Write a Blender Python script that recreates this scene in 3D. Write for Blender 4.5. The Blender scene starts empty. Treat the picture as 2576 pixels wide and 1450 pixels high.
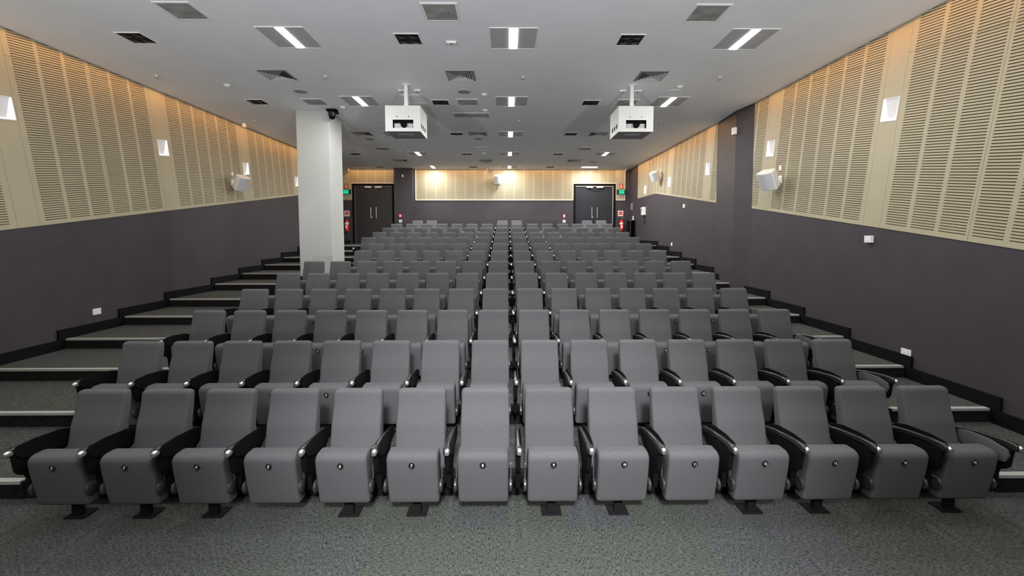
import bpy, bmesh, math, random
from mathutils import Vector, Matrix

random.seed(7)
sc = bpy.context.scene
COL = sc.collection

# ------------------------------------------------------------------ helpers
ORD = ['zeroth', 'first', 'second', 'third', 'fourth', 'fifth', 'sixth', 'seventh', 'eighth', 'ninth', 'tenth',
       'eleventh', 'twelfth', 'thirteenth', 'fourteenth', 'fifteenth']


def tag(o, label=None, cat=None, group=None, kind=None):
    if label: o['label'] = label
    if cat: o['category'] = cat
    if group: o['group'] = group
    if kind: o['kind'] = kind
    return o


def empty(name, loc, label, cat, group=None, kind='thing'):
    o = bpy.data.objects.new(name, None)
    o.empty_display_size = 0.05
    COL.objects.link(o)
    o.location = loc
    return tag(o, label, cat, group, kind)


def link(name, me, parent=None, loc=(0, 0, 0)):
    o = bpy.data.objects.new(name, me)
    COL.objects.link(o)
    o.location = loc
    if parent: o.parent = parent
    return o


def finish(bm, name, mats, smooth=False, bevel=0.0, recalc=True):
    if recalc:
        bmesh.ops.recalc_face_normals(bm, faces=bm.faces)
    if bevel:
        bmesh.ops.bevel(bm, geom=[e for e in bm.edges if len(e.link_faces) == 2 and e.calc_face_angle(0) > 0.5],
                        offset=bevel, segments=2, affect='EDGES', profile=0.6)
    me = bpy.data.meshes.new(name)
    bm.to_mesh(me)
    bm.free()
    for m in (mats if isinstance(mats, (list, tuple)) else [mats]):
        me.materials.append(m)
    if smooth:
        for p in me.polygons: p.use_smooth = True
        try:
            me.set_sharp_from_angle(angle=math.radians(42))
        except Exception:
            pass
    return me


def box(bm, x0, x1, y0, y1, z0, z1, mi=0, M=None):
    vs = [bm.verts.new(M @ Vector(c) if M else c) for c in
          ((x0, y0, z0), (x1, y0, z0), (x1, y1, z0), (x0, y1, z0), (x0, y0, z1), (x1, y0, z1), (x1, y1, z1), (x0, y1, z1))]
    fs = []
    for q in ((3, 2, 1, 0), (4, 5, 6, 7), (0, 1, 5, 4), (1, 2, 6, 5), (2, 3, 7, 6), (3, 0, 4, 7)):
        f = bm.faces.new([vs[i] for i in q])
        f.material_index = mi
        fs.append(f)
    return fs


def cyl(bm, p0, p1, r0, r1=None, n=20, mi=0, caps=True):
    r1 = r0 if r1 is None else r1
    p0, p1 = Vector(p0), Vector(p1)
    ax = (p1 - p0).normalized()
    a = ax.orthogonal().normalized()
    b = ax.cross(a)
    R0 = [bm.verts.new(p0 + (a * math.cos(t) + b * math.sin(t)) * r0) for t in [2 * math.pi * i / n for i in range(n)]]
    R1 = [bm.verts.new(p1 + (a * math.cos(t) + b * math.sin(t)) * r1) for t in [2 * math.pi * i / n for i in range(n)]]
    for i in range(n):
        f = bm.faces.new((R0[i], R0[(i + 1) % n], R1[(i + 1) % n], R1[i]))
        f.material_index = mi
    if caps:
        bm.faces.new(R0[::-1]).material_index = mi
        bm.faces.new(R1).material_index = mi


def lathe(bm, prof, origin, axis='z', n=24, mi=0):
    """prof: (radius, height) from one pole to the other, along +axis."""
    o = Vector(origin)

    def pt(r, h, t):
        c, s = r * math.cos(t), r * math.sin(t)
        return o + Vector({'z': (c, s, h), 'y': (c, h, s), 'x': (h, c, s)}[axis])
    rings = []
    for r, h in prof:
        if r < 1e-6:
            rings.append([bm.verts.new(pt(0, h, 0))])
        else:
            rings.append([bm.verts.new(pt(r, h, 2 * math.pi * i / n)) for i in range(n)])
    for a, b in zip(rings, rings[1:]):
        for i in range(n):
            j = (i + 1) % n
            q = [a[i % len(a)], a[j % len(a)], b[j % len(b)], b[i % len(b)]]
            u = []
            for v in q:
                if v not in u: u.append(v)
            if len(u) > 2:
                bm.faces.new(u).material_index = mi
    return rings


def prism(bm, poly, lo, hi, axis='x', mi=0):
    """extrude a closed polygon given in the two other axes between lo and hi along axis."""
    def P(a, b, h):
        return {'x': (h, a, b), 'y': (a, h, b), 'z': (a, b, h)}[axis]
    A = [bm.verts.new(P(a, b, lo)) for a, b in poly]
    B = [bm.verts.new(P(a, b, hi)) for a, b in poly]
    n = len(poly)
    bm.faces.new(A).material_index = mi
    bm.faces.new(B[::-1]).material_index = mi
    for i in range(n):
        bm.faces.new((A[i], B[i], B[(i + 1) % n], A[(i + 1) % n])).material_index = mi


def loft(bm, rings, mi=0, close=True):
    R = [[bm.verts.new(p) for p in r] for r in rings]
    n = len(R[0])
    for a, b in zip(R, R[1:]):
        for i in range(n):
            bm.faces.new((a[i], a[(i + 1) % n], b[(i + 1) % n], b[i])).material_index = mi
    if close:
        bm.faces.new(R[0][::-1]).material_index = mi
        bm.faces.new(R[-1]).material_index = mi


def rrect(hw, y0, y1, r, z, n=4):
    """rounded rectangle ring in the xy plane at height z."""
    r = min(r, hw * .98, (y1 - y0) * .49)
    pts = []
    for cx, cy, a0 in ((hw - r, y1 - r, 0), (-hw + r, y1 - r, 90), (-hw + r, y0 + r, 180), (hw - r, y0 + r, 270)):
        for k in range(n + 1):
            t = math.radians(a0 + 90 * k / n)
            pts.append((cx + r * math.cos(t), cy + r * math.sin(t), z))
    return pts


def tube(bm, pts, r, n=8, sub=6, mi=0):
    """round tube through points (Catmull-Rom)."""
    P = [Vector(p) for p in pts]
    P = [P[0] * 2 - P[1]] + P + [P[-1] * 2 - P[-2]]
    C = []
    for i in range(1, len(P) - 2):
        for k in range(sub):
            t = k / sub
            p0, p1, p2, p3 = P[i - 1:i + 3]
            C.append(.5 * ((2 * p1) + (p2 - p0) * t + (2 * p0 - 5 * p1 + 4 * p2 - p3) * t * t + (3 * p1 - p0 - 3 * p2 + p3) * t ** 3))
    C.append(P[-2])
    rings = []
    for i, c in enumerate(C):
        d = (C[min(i + 1, len(C) - 1)] - C[max(i - 1, 0)]).normalized()
        a = d.cross(Vector((0.3, 1, 0.2))).normalized()
        b = d.cross(a)
        rings.append([c + (a * math.cos(2 * math.pi * k / n) + b * math.sin(2 * math.pi * k / n)) * r for k in range(n)])
    loft(bm, rings, mi)


# ------------------------------------------------------------------ materials
def base_mat(name, col, rough=0.6, metal=0.0, spec=0.5, emit=None, estr=0.0):
    m = bpy.data.materials.new(name)
    m.use_nodes = True
    b = m.node_tree.nodes['Principled BSDF']
    b.inputs['Base Color'].default_value = (*col, 1)
    b.inputs['Roughness'].default_value = rough
    b.inputs['Metallic'].default_value = metal
    b.inputs['Specular IOR Level'].default_value = spec
    if emit:
        b.inputs['Emission Color'].default_value = (*emit, 1)
        b.inputs['Emission Strength'].default_value = estr
    return m


def nd(m, t, **kw):
    n = m.node_tree.nodes.new(t)
    for k, v in kw.items():
        setattr(n, k, v)
    return n


def noisy(name, c0, c1, scale, rough=0.7, stretch=(1, 1, 1), detail=4, bump=0.0, metal=0.0, spec=0.5, rnd=0.0, lo=.35, hi=.65):
    m = base_mat(name, c0, rough, metal, spec)
    L = m.node_tree.links
    b = m.node_tree.nodes['Principled BSDF']
    tc = nd(m, 'ShaderNodeTexCoord')
    mp = nd(m, 'ShaderNodeMapping')
    mp.inputs['Scale'].default_value = stretch
    nz = nd(m, 'ShaderNodeTexNoise')
    nz.inputs['Scale'].default_value = scale
    nz.inputs['Detail'].default_value = detail
    rp = nd(m, 'ShaderNodeValToRGB')
    rp.color_ramp.elements[0].position = lo
    rp.color_ramp.elements[1].position = hi
    rp.color_ramp.elements[0].color = (*c0, 1)
    rp.color_ramp.elements[1].color = (*c1, 1)
    L.new(tc.outputs['Object'], mp.inputs['Vector'])
    L.new(mp.outputs['Vector'], nz.inputs['Vector'])
    L.new(nz.outputs['Fac'], rp.inputs['Fac'])
    out = rp.outputs['Color']
    if rnd:
        oi = nd(m, 'ShaderNodeObjectInfo')
        mr = nd(m, 'ShaderNodeMapRange')
        mr.inputs['To Min'].default_value = 1 - rnd
        mr.inputs['To Max'].default_value = 1 + rnd
        hs = nd(m, 'ShaderNodeHueSaturation')
        L.new(oi.outputs['Random'], mr.inputs['Value'])
        L.new(mr.outputs['Result'], hs.inputs['Value'])
        L.new(out, hs.inputs['Color'])
        out = hs.outputs['Color']
    L.new(out, b.inputs['Base Color'])
    if bump:
        bp = nd(m, 'ShaderNodeBump')
        bp.inputs['Strength'].default_value = bump
        bp.inputs['Distance'].default_value = 0.002
        L.new(nz.outputs['Fac'], bp.inputs['Height'])
        L.new(bp.outputs['Normal'], b.inputs['Normal'])
    return m


def carpet_mat(name, dark, mid, light, tint=0.5):
    m = base_mat(name, mid, 0.95, 0, 0.1)
    L = m.node_tree.links
    b = m.node_tree.nodes['Principled BSDF']
    tc = nd(m, 'ShaderNodeTexCoord')
    ck = nd(m, 'ShaderNodeTexChecker')
    ck.inputs['Scale'].default_value = 2.0
    ck.inputs['Color1'].default_value = (0, 0, 0, 1)
    ck.inputs['Color2'].default_value = (1, 1, 1, 1)
    off = nd(m, 'ShaderNodeVectorMath', operation='ADD')
    off.inputs[1].default_value = (.09, .21, .25)
    L.new(tc.outputs['Object'], off.inputs[0])
    flat = nd(m, 'ShaderNodeVectorMath', operation='MULTIPLY')
    flat.inputs[1].default_value = (1, 1, 0)
    L.new(off.outputs['Vector'], flat.inputs[0])
    addz = nd(m, 'ShaderNodeVectorMath', operation='ADD')
    addz.inputs[1].default_value = (0, 0, .1)
    L.new(flat.outputs['Vector'], addz.inputs[0])
    L.new(addz.outputs['Vector'], ck.inputs['Vector'])
    ns = []
    for s in ((34, 150, 34), (150, 34, 34)):
        mp = nd(m, 'ShaderNodeMapping')
        mp.inputs['Scale'].default_value = s
        nz = nd(m, 'ShaderNodeTexNoise')
        nz.inputs['Scale'].default_value = 1.0
        nz.inputs['Detail'].default_value = 3
        nz.inputs['Roughness'].default_value = .65
        L.new(tc.outputs['Object'], mp.inputs['Vector'])
        L.new(mp.outputs['Vector'], nz.inputs['Vector'])
        ns.append(nz)
    mx = nd(m, 'ShaderNodeMix', data_type='FLOAT')
    L.new(ck.outputs['Fac'], mx.inputs['Factor'])
    L.new(ns[0].outputs['Fac'], mx.inputs['A'])
    L.new(ns[1].outputs['Fac'], mx.inputs['B'])
    rp = nd(m, 'ShaderNodeValToRGB')
    e = rp.color_ramp.elements
    e[0].position, e[0].color = .36, (*dark, 1)
    e[1].position, e[1].color = .66, (*light, 1)
    k = e.new(.47)
    k.color = (*mid, 1)
    L.new(mx.outputs['Result'], rp.inputs['Fac'])
    # per-tile tint
    sn = nd(m, 'ShaderNodeVectorMath', operation='SNAP')
    sn.inputs[1].default_value = (.5, .5, .5)
    L.new(addz.outputs['Vector'], sn.inputs[0])
    wn = nd(m, 'ShaderNodeTexWhiteNoise', noise_dimensions='3D')
    L.new(sn.outputs['Vector'], wn.inputs['Vector'])
    tr = nd(m, 'ShaderNodeValToRGB')
    tr.color_ramp.elements[0].position, tr.color_ramp.elements[0].color = .2, (.98, 1.0, .95, 1)
    tr.color_ramp.elements[1].position, tr.color_ramp.elements[1].color = .85, (.98, .96, 1.10, 1)
    L.new(wn.outputs['Value'], tr.inputs['Fac'])
    ml = nd(m, 'ShaderNodeMix', data_type='RGBA', blend_type='MULTIPLY')
    ml.inputs['Factor'].default_value = 1
    L.new(rp.outputs['Color'], ml.inputs['A'])
    L.new(tr.outputs['Color'], ml.inputs['B'])
    L.new(ml.outputs['Result'], b.inputs['Base Color'])
    bp = nd(m, 'ShaderNodeBump')
    bp.inputs['Strength'].default_value = .5
    bp.inputs['Distance'].default_value = .004
    L.new(mx.outputs['Result'], bp.inputs['Height'])
    L.new(bp.outputs['Normal'], b.inputs['Normal'])
    return m


M = {}
M['ceiling'] = noisy('ceiling_paint', (.79, .80, .83), (.82, .83, .86), 1.5, .85, spec=.2)
M['purple'] = noisy('aubergine_paint', (.044, .039, .0475), (.051, .0455, .054), 2.2, .62, bump=.05, spec=.35)
M['beige'] = noisy('beige_board', (.400, .367, .255), (.425, .390, .272), 2.0, .55, spec=.35)
M['cream'] = base_mat('cream_edge', (.72, .66, .52), .5)
M['felt'] = base_mat('black_felt', (.060, .046, .030), .95, spec=.1)
M['slot_felt'] = base_mat('slot_felt', (.115, .085, .050), .95, spec=.1)
M['white_wall'] = noisy('white_column_paint', (.43, .46, .44), (.46, .49, .47), 1.5, .7, spec=.3)
M['carpet'] = carpet_mat('loop_pile_carpet', (.014, .0155, .0148), (.056, .061, .057), (.112, .118, .106))
M['tier_carpet'] = carpet_mat('tier_carpet', (.022, .024, .022), (.060, .064, .058), (.108, .114, .104))
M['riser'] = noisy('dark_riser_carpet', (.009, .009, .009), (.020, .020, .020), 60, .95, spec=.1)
M['black'] = base_mat('black_paint', (.004, .004, .005), .7, spec=.12)
M['nosing'] = noisy('aluminium_nosing', (.36, .365, .35), (.42, .425, .41), 30, .5, metal=0.0)
M['fabric'] = noisy('charcoal_fabric', (.080, .082, .087), (.112, .114, .120), 1.0, .95, stretch=(110, 110, 480), detail=4, bump=.2, spec=.15, rnd=.05)
M['plastic'] = noisy('gloss_black_plastic', (.008, .008, .009), (.012, .012, .013), 40, .34, spec=.5)
M['arm_top'] = base_mat('satin_black_arm', (.014, .014, .015), .28, spec=.6)
M['matt_black'] = base_mat('matt_black_plastic', (.0045, .0045, .005), .6, spec=.15)
M['chrome'] = noisy('brushed_steel', (.62, .62, .62), (.70, .70, .70), 60, .30, metal=.9)
M['steel_dark'] = base_mat('grey_steel', (.20, .20, .21), .4, .7)
M['hinge_grey'] = base_mat('hinge_grey', (.075, .075, .078), .35, .5)
M['pedestal'] = base_mat('dark_powdercoat', (.010, .010, .011), .75, spec=.15)
M['proj_body'] = base_mat('projector_body_grey', (.42, .42, .42), .5)
M['badge'] = base_mat('badge_black', (.010, .010, .010), .3)
M['digit'] = base_mat('badge_digit_white', (.9, .9, .9), .5)
M['frame_grey'] = noisy('fixture_grey', (.42, .42, .43), (.46, .46, .47), 20, .6)
M['vent_grey'] = noisy('vent_grey', (.27, .268, .265), (.33, .328, .325), 20, .6)
M['louvre_pale'] = noisy('louvre_pale', (.50, .495, .49), (.55, .545, .54), 20, .5)
M['frame_white'] = base_mat('white_trim', (.78, .78, .78), .5)
M['grille'] = noisy('return_grille_grey', (.17, .167, .16), (.27, .263, .25), 5, .7)
M['mesh_grey'] = base_mat('speaker_mesh', (.27, .265, .26), .7)
M['tube'] = base_mat('tube_diffuser', (1, 1, 1), .4, emit=(1, .985, .96), estr=9)
M['spot_black'] = base_mat('downlight_black', (.004, .004, .005), .5, spec=.08)
M['spot_lens'] = base_mat('downlight_lens', (.010, .010, .012), .3, .0, spec=.25)
M['white_plastic'] = noisy('white_plastic', (.74, .745, .735), (.78, .785, .775), 4, .45)
M['grey_face'] = base_mat('pale_grey_mesh', (.50, .53, .55), .6)
M['proj_white'] = noisy('projector_white', (.56, .58, .56), (.59, .61, .59), 3, .45)
M['door_slate'] = noisy('door_slate', (.022, .026, .032), (.027, .031, .038), 3, .65, spec=.2)
M['door_black'] = noisy('door_black', (.017, .016, .017), (.022, .021, .022), 3, .5)
M['sconce_dim'] = base_mat('sconce_reflector', (.5, .5, .52), .6, emit=(1, 1, 1), estr=.22)
M['sconce_hot'] = base_mat('sconce_glow', (.95, .95, .95), .5, emit=(1, .99, .97), estr=.9)
M['red'] = noisy('fire_red', (.62, .02, .03), (.70, .03, .035), 6, .3)
M['sign_red'] = base_mat('sign_red', (.60, .05, .03), .5)
M['sign_pale'] = base_mat('sign_pale', (.85, .62, .50), .5)
M['sign_white'] = base_mat('sign_white', (.78, .70, .66), .5)
M['exit_green'] = base_mat('exit_green', (0, .30, .16), .5, emit=(0.0, .75, .38), estr=1.0)
M['exit_dark'] = base_mat('exit_housing', (.004, .03, .018), .4)
M['exit_text'] = base_mat('exit_letters', (.0, .06, .035), .6, emit=(0, .10, .06), estr=.6)
M['grey_plate'] = base_mat('grey_plate', (.22, .21, .22), .5)

# ------------------------------------------------------------------ room dimensions (metres)
WL, WR = -7.16, 5.41            # faces of the side walls
HZ = 5.2                        # ceiling
YB = 19.7                       # back wall
RISE, PITCH = .157, 1.0855
TAN = RISE / PITCH
ALPHA = math.atan(TAN)
CA, SA = math.cos(ALPHA), math.sin(ALPHA)
ZB0 = 1.455                     # height of the panelling's lower edge at Y = 0


def tier_y(k): return 3.705 + PITCH * (k - 1) + (.343 if k >= 7 else 0)


def tier_z(k): return RISE * k + (.0054 if k >= 6 else 0)


def row_y(r): return 3.711 + PITCH * (r - 1) + (.343 if r > 6 else 0)


def row_z(r): return RISE * (r - 1) + (.0054 if r > 6 else 0)


# ------------------------------------------------------------------ floor and tiers
bm = bmesh.new()
box(bm, -8.2, WR + .3, -3.2, 4.2, -.15, 0)
floor = link('floor', finish(bm, 'floor', M['carpet']))
tag(floor, 'grey loop pile carpet tiles in front of the first row of seats', 'floor', kind='structure')

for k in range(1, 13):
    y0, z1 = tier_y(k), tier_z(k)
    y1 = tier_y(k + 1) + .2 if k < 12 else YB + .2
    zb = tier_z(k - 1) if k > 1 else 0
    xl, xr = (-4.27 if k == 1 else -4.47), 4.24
    bm = bmesh.new()
    for a, b, yy in ((-8.2, xl, y0), (xl, xr, y0 + .17), (xr, WR + .3, y0)):
        box(bm, a, b, yy, y1, zb - .12, z1)
    shade_strip = box(bm, xl, xr, y0 + .01, y0 + .17, zb - .12, z1 - .002)     # riser block; its dark top paints in the shade under the seats
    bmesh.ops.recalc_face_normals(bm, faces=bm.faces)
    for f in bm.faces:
        f.material_index = 0 if f.normal.z > .5 and f not in shade_strip else 1
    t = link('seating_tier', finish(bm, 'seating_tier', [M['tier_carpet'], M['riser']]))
    tag(t, 'dark carpeted step carrying the %s row of seats' % ORD[k + 1], 'step', 'carpeted seating steps', 'structure')
    for a, b in ((-7.12, xl - .02), (xr + .02, 5.367)):
        bm = bmesh.new()
        box(bm, a, b, y0 - .012, y0 + .048, z1, z1 + .006)
        box(bm, a, b, y0 - .012, y0, z1 - .022, z1)
        n = link('nosing_strip', finish(bm, 'nosing_strip', M['nosing']), t)
        n['label'] = 'pale aluminium step nosing'


def skirting(name, x0, x1, label):
    bm = bmesh.new()
    box(bm, x0, x1, -3.2, tier_y(1) - .1, 0, .157)
    for k in range(1, 13):
        ya = tier_y(k) - .1
        yb = tier_y(k + 1) - .1 if k < 12 else YB
        box(bm, x0, x1, ya, yb, tier_z(k - 1) if k > 1 else 0, tier_z(k) + .157)
    o = link(name, finish(bm, name, M['black']))
    tag(o, label, 'skirting', kind='structure')


skirting('baseboard_left', WL, WL + .03, 'black stepped skirting climbing along the left wall')
skirting('baseboard_right', WR - .03, WR, 'black stepped skirting climbing along the right wall')


# ------------------------------------------------------------------ side walls
def zb(y): return ZB0 + TAN * y


def st_point(side, s, t, n):
    """panelling coordinates: s along the rake, t square to it, n out of the wall."""
    y = s * CA - t * SA
    z = ZB0 + s * SA + t * CA
    x = (WL + n) if side == 'L' else (WR - n)
    return Vector((x, y, z))


def clip(bm, co, no):
    """drop everything on the side NO points to"""
    bmesh.ops.bisect_plane(bm, geom=list(bm.verts) + list(bm.edges) + list(bm.faces), dist=1e-5, plane_co=co, plane_no=no,
                           clear_outer=True)


COLW = 2.51 / 6.0
SLOTP, SLOTH = .035, .0110
JOINT_T = 2.405


def sheet(side, s0, s1, t0, t1, slots, holes=(), clips=(), colw=COLW):
    """flat board as a grid of cells, with the slots (and a lamp opening) left out."""
    sb, tb = [s0, s1], [t0, t1]
    cells = []
    if slots:
        n = max(1, round((s1 - s0) / colw))
        mL, mR, gap = slots[0], slots[1], .052
        w = (s1 - s0 - mL - mR - gap * (n - 1)) / n
        for i in range(n):
            a = s0 + mL + i * (w + gap)
            sb += [a, a + w]
            cells.append((a, a + w))
        t = math.floor(t0 / SLOTP) * SLOTP
        ts = []
        while t < t1 - .03:
            if t > max(t0 + .03, .065) if t0 >= 0 else t > t0 + .03:
                if abs(t + SLOTH / 2 - JOINT_T) > .0125:
                    ts.append((t, t + SLOTH))
                    tb += [t, t + SLOTH]
            t += SLOTP
    if slots: tb += [JOINT_T - .0017, JOINT_T + .0017]
    for h in holes:
        sb += [h[0], h[1]]
        tb += [h[2], h[3]]
    sb = sorted(set(round(v, 5) for v in sb))
    tb = sorted(set(round(v, 5) for v in tb))
    bm = bmesh.new()
    V = [[bm.verts.new(st_point(side, s, t, .012)) for t in tb] for s in sb]
    tset = set(round(a, 5) for a, b in ts) if slots else set()
    sset = set(round(a, 5) for a, b in cells)
    for i in range(len(sb) - 1):
        for j in range(len(tb) - 1):
            if slots and (sb[i] in sset and tb[j] in tset or abs((tb[j] + tb[j + 1]) / 2 - JOINT_T) < .001):
                continue
            if any(h[0] - 1e-4 <= sb[i] and sb[i + 1] <= h[1] + 1e-4 and h[2] - 1e-4 <= tb[j] and tb[j + 1] <= h[3] + 1e-4 for h in holes):
                continue
            bm.faces.new((V[i][j], V[i + 1][j], V[i + 1][j + 1], V[i][j + 1]))
    if slots:                                  # black felt glued on behind the slots
        q = [bm.verts.new(st_point(side, a, b, -.006)) for a, b in ((s0, t0), (s1, t0), (s1, t1), (s0, t1))]
        bm.faces.new(q).material_index = 1
    for co, no in clips:
        clip(bm, co, no)
    loose = [v for v in bm.verts if not v.link_faces]
    bmesh.ops.delete(bm, geom=loose, context='VERTS')
    return bm


def join_bm(a, b):
    me = bpy.data.meshes.new('tmp')
    b.to_mesh(me)
    a.from_mesh(me)
    bpy.data.meshes.remove(me)
    b.free()


def solid_sheet(bm, name, mat, side, parent, thick=.014):
    if not bm.faces:
        bm.free()
        return None
    want = Vector((1, 0, 0)) if side == 'L' else Vector((-1, 0, 0))
    for f in bm.faces:
        f.normal_update()
        if f.normal.dot(want) < 0: f.normal_flip()
    me = finish(bm, name, [mat, M['slot_felt']], recalc=False)
    o = link(name, me, parent)
    md = o.modifiers.new('thickness', 'SOLIDIFY')
    md.thickness = thick
    md.offset = -1
    return o


CEIL = ((0, 0, HZ - .002), (0, 0, 1))
SC_W, SC_H = .25, .30            # wall lamp opening


def lamp_t(s):
    """t of the lamp's middle for a strip at s: middle height 4.07 m"""
    return (4.07 - ZB0 - s * SA) / CA


def wall_lamp(side, s, idx, where):
    t = lamp_t(s)
    p = st_point(side, s, t, .012)
    root = empty('wall_light', p, where, 'wall light', 'recessed lights in the side walls')
    sg = 1 if side == 'L' else -1

    def Q(a, b, n):                       # local point: a along s, b along t, n out of wall
        return Vector((sg * n, a * CA - b * SA, a * SA + b * CA))
    w, h, d = SC_W / 2, SC_H / 2, .042
    # frame
    bm = bmesh.new()
    for a0, a1, b0, b1 in ((-w - .012, w + .012, h, h + .012), (-w - .012, w + .012, -h - .012, -h), (-w - .012, -w, -h, h), (w, w + .012, -h, h)):
        vs = [Q(a, b, n) for n in (-.012, .006) for a, b in ((a0, b0), (a1, b0), (a1, b1), (a0, b1))]
        vv = [bm.verts.new(v) for v in vs]
        for q in ((0, 1, 2, 3), (4, 5, 6, 7), (0, 1, 5, 4), (1, 2, 6, 5), (2, 3, 7, 6), (3, 0, 4, 7)):
            bm.faces.new([vv[i] for i in q])
    link('frame', finish(bm, 'lamp_frame', M['frame_white']), root)
    # folded reflector: a V-shaped dim facet between two bright cheeks
    bm = bmesh.new()
    TL, TR, BL, BR = Q(-w, h, 0), Q(w, h, 0), Q(-w, -h, 0), Q(w, -h, 0)
    tl, tr = Q(-w * .92, h, -d * .30), Q(w * .92, h, -d * .30)
    ml, mr = Q(-w * .42, -h * .86, -d), Q(w * .42, -h * .86, -d)
    bl, br = Q(-w, -h, -d * .8), Q(w, -h, -d * .8)

    def F(mi, *ps):
        bm.faces.new([bm.verts.new(p) for p in ps]).material_index = mi
    F(0, tl, tr, mr, ml)
    F(0, TL, TR, tr, tl)
    F(1, TL, tl, ml, bl, BL)
    F(1, TR, BR, br, mr, tr)
    F(1, bl, ml, mr, br)
    F(1, BL, bl, br, BR)
    link('reflector', finish(bm, 'lamp_reflector', [M['sconce_dim'], M['sconce_hot']]), root)


STRIP = .155
S0, SP = 6.628, 2.82
left_wall = None
for side in 'LR':
    left = side == 'L'
    X = WL if left else WR
    sgn = -1 if left else 1
    y_end = 15.6 if left else YB
    bm = bmesh.new()
    x_in, x_out = X, X + sgn * .30

    def wpoly(poly, xi, xo, mi):
        prism(bm, poly, min(xi, xo), max(xi, xo), 'x', mi)
    ys = -3.2
    if left:
        wpoly([(ys, -.15), (y_end, -.15), (y_end, zb(y_end)), (ys, zb(ys))], x_in, x_out, 0)
        wpoly([(ys, zb(ys)), (y_end, zb(y_end)), (y_end, HZ + .1), (ys, HZ + .1)], X + sgn * .034, x_out, 1)
        # return and alcove behind the column
        box(bm, -8.2, WL - .3, y_end - .2, y_end, 0, HZ + .1, 0)
        box(bm, -8.2, -7.95, y_end, YB, 0, HZ + .1, 0)
    else:
        a, b, c, yk = 9.8, 11.5, 18.47, 16.22
        wpoly([(ys, -.15), (a, -.15), (a, zb(a)), (ys, zb(ys))], x_in, x_out, 0)
        wpoly([(ys, zb(ys)), (a, zb(a)), (a, HZ + .1), (ys, HZ + .1)], X + .034, x_out, 1)
        prism(bm, [(X, a), (X - .10, a + .62), (X, b), (X + .3, b), (X + .3, a)], -.15, HZ + .1, 'z', 0)
        wpoly([(b, -.15), (c, -.15), (c, 3.8), (yk, 3.8), (b, zb(b))], x_in, x_out, 0)
        wpoly([(b, zb(b)), (yk, 3.8), (c, 3.8), (c, HZ + .1), (b, HZ + .1)], X + .034, x_out, 1)
        wpoly([(c, -.15), (YB + .2, -.15), (YB + .2, HZ + .1), (c, HZ + .1)], x_in, x_out, 0)
    nm = 'wall_left' if left else 'wall_right'
    wall = link(nm, finish(bm, nm, [M['purple'], M['felt']]))
    tag(wall, ('left' if left else 'right') + ' side wall, aubergine below and beige slotted boards above', 'wall', kind='structure')

    # boards
    kmax = 4
    spans = [(-3.1, y_end)] if left else [(-3.1, 9.8), (11.5, 18.47)]
    lamp_s = []
    for k in range(-3, kmax):
        s = S0 + SP * k
        if s < 3.5: continue
        lamp_s.append(s)
    if not left: lamp_s.append(17.65)

    def clips_for(y0, y1):
        return [((0, y0, 0), (0, -1, 0)), ((0, y1, 0), (0, 1, 0)), CEIL]

    def add_board(s0, s1, slots, holes, span, name):
        y0, y1 = span
        Y0 = s0 * CA - 4 * SA
        Y1 = s1 * CA
        if Y1 < y0 or Y0 > y1 + .5: return
        if not left and span[0] > 10:
            yk = 16.22
            out = sheet(side, s0, s1, 0, 4.2, slots, holes, clips_for(y0, min(y1, yk)))
            if Y1 > yk:
                b2 = sheet(side, s0, s1, -.9, 4.2, slots, holes, clips_for(max(y0, yk), y1) + [((0, 0, 3.8), (0, 0, -1))])
                join_bm(out, b2)
            solid_sheet(out, name, M['beige'], side, wall)
        else:
            solid_sheet(sheet(side, s0, s1, 0, 4.4, slots, holes, clips_for(y0, y1)), name, M['beige'], side, wall)

    for span in spans:
        for k in range(-4, 5):
            s = S0 + SP * k
            if left and k > 3: continue
            last = (not left and k == 4)
            if last:
                s = 17.65
            # strip holding the lamp
            hole = []
            if s in lamp_s:
                t = lamp_t(s)
                hole = [(s - SC_W / 2, s + SC_W / 2, t - SC_H / 2, t + SC_H / 2)]
            e1 = s + STRIP if not last else 20.5
            add_board(s - STRIP + .002, e1 - .002, False, hole, span, 'plain_board')
            # two slotted boards to the next strip
            if last: continue
            a = s + STRIP
            b = S0 + SP * (k + 1) - STRIP
            if not left and k == 3: b = 17.65 - STRIP
            mid = (a + b) / 2
            add_board(a + .002, mid - .0025, (.085, .03), (), span, 'slotted_board')
            add_board(mid + .0025, b - .002, (.03, .085), (), span, 'slotted_board')
    nth = ['first', 'second', 'third', 'fourth', 'fifth', 'sixth']
    vis = [s for s in lamp_s if s > 6 and not (left and s > 16)]
    for i, s in enumerate(vis):
        wall_lamp(side, s, i, '%s white recessed wall light from the front on the %s wall' % (nth[i], 'left' if left else 'right'))
    for s in lamp_s:
        if s not in vis:      # lamp nearer than the picture's edge
            pass

# ------------------------------------------------------------------ back wall, front wall, ceiling
bm = bmesh.new()
box(bm, -8.2, WR + .3, YB + .034, YB + .4, 1.5, HZ + .1, 1)
# aubergine dado and dark flanks, with the two doorways left open
DL = (-7.00, -5.13)
DR = (2.88, 4.77)
DT = 4.555
BZ = 3.835
for x0, x1, z1 in ((-8.2, DL[0], BZ), (DL[1], DR[0], BZ), (DR[1], WR + .3, BZ)):
    box(bm, x0, x1, YB, YB + .2, 1.7, z1, 0)
box(bm, -4.245, -4.19, YB, YB + .2, BZ, HZ + .1, 0)
box(bm, 5.195, WR + .3, YB, YB + .2, BZ, HZ + .1, 0)
box(bm, -5.056, -4.245, YB - .32, YB + .2, 1.7, HZ + .1, 0)
wall_back = link('wall_back', finish(bm, 'wall_back', [M['purple'], M['felt']]))
tag(wall_back, 'back wall with beige slotted boards over aubergine paint', 'wall', kind='structure')


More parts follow.
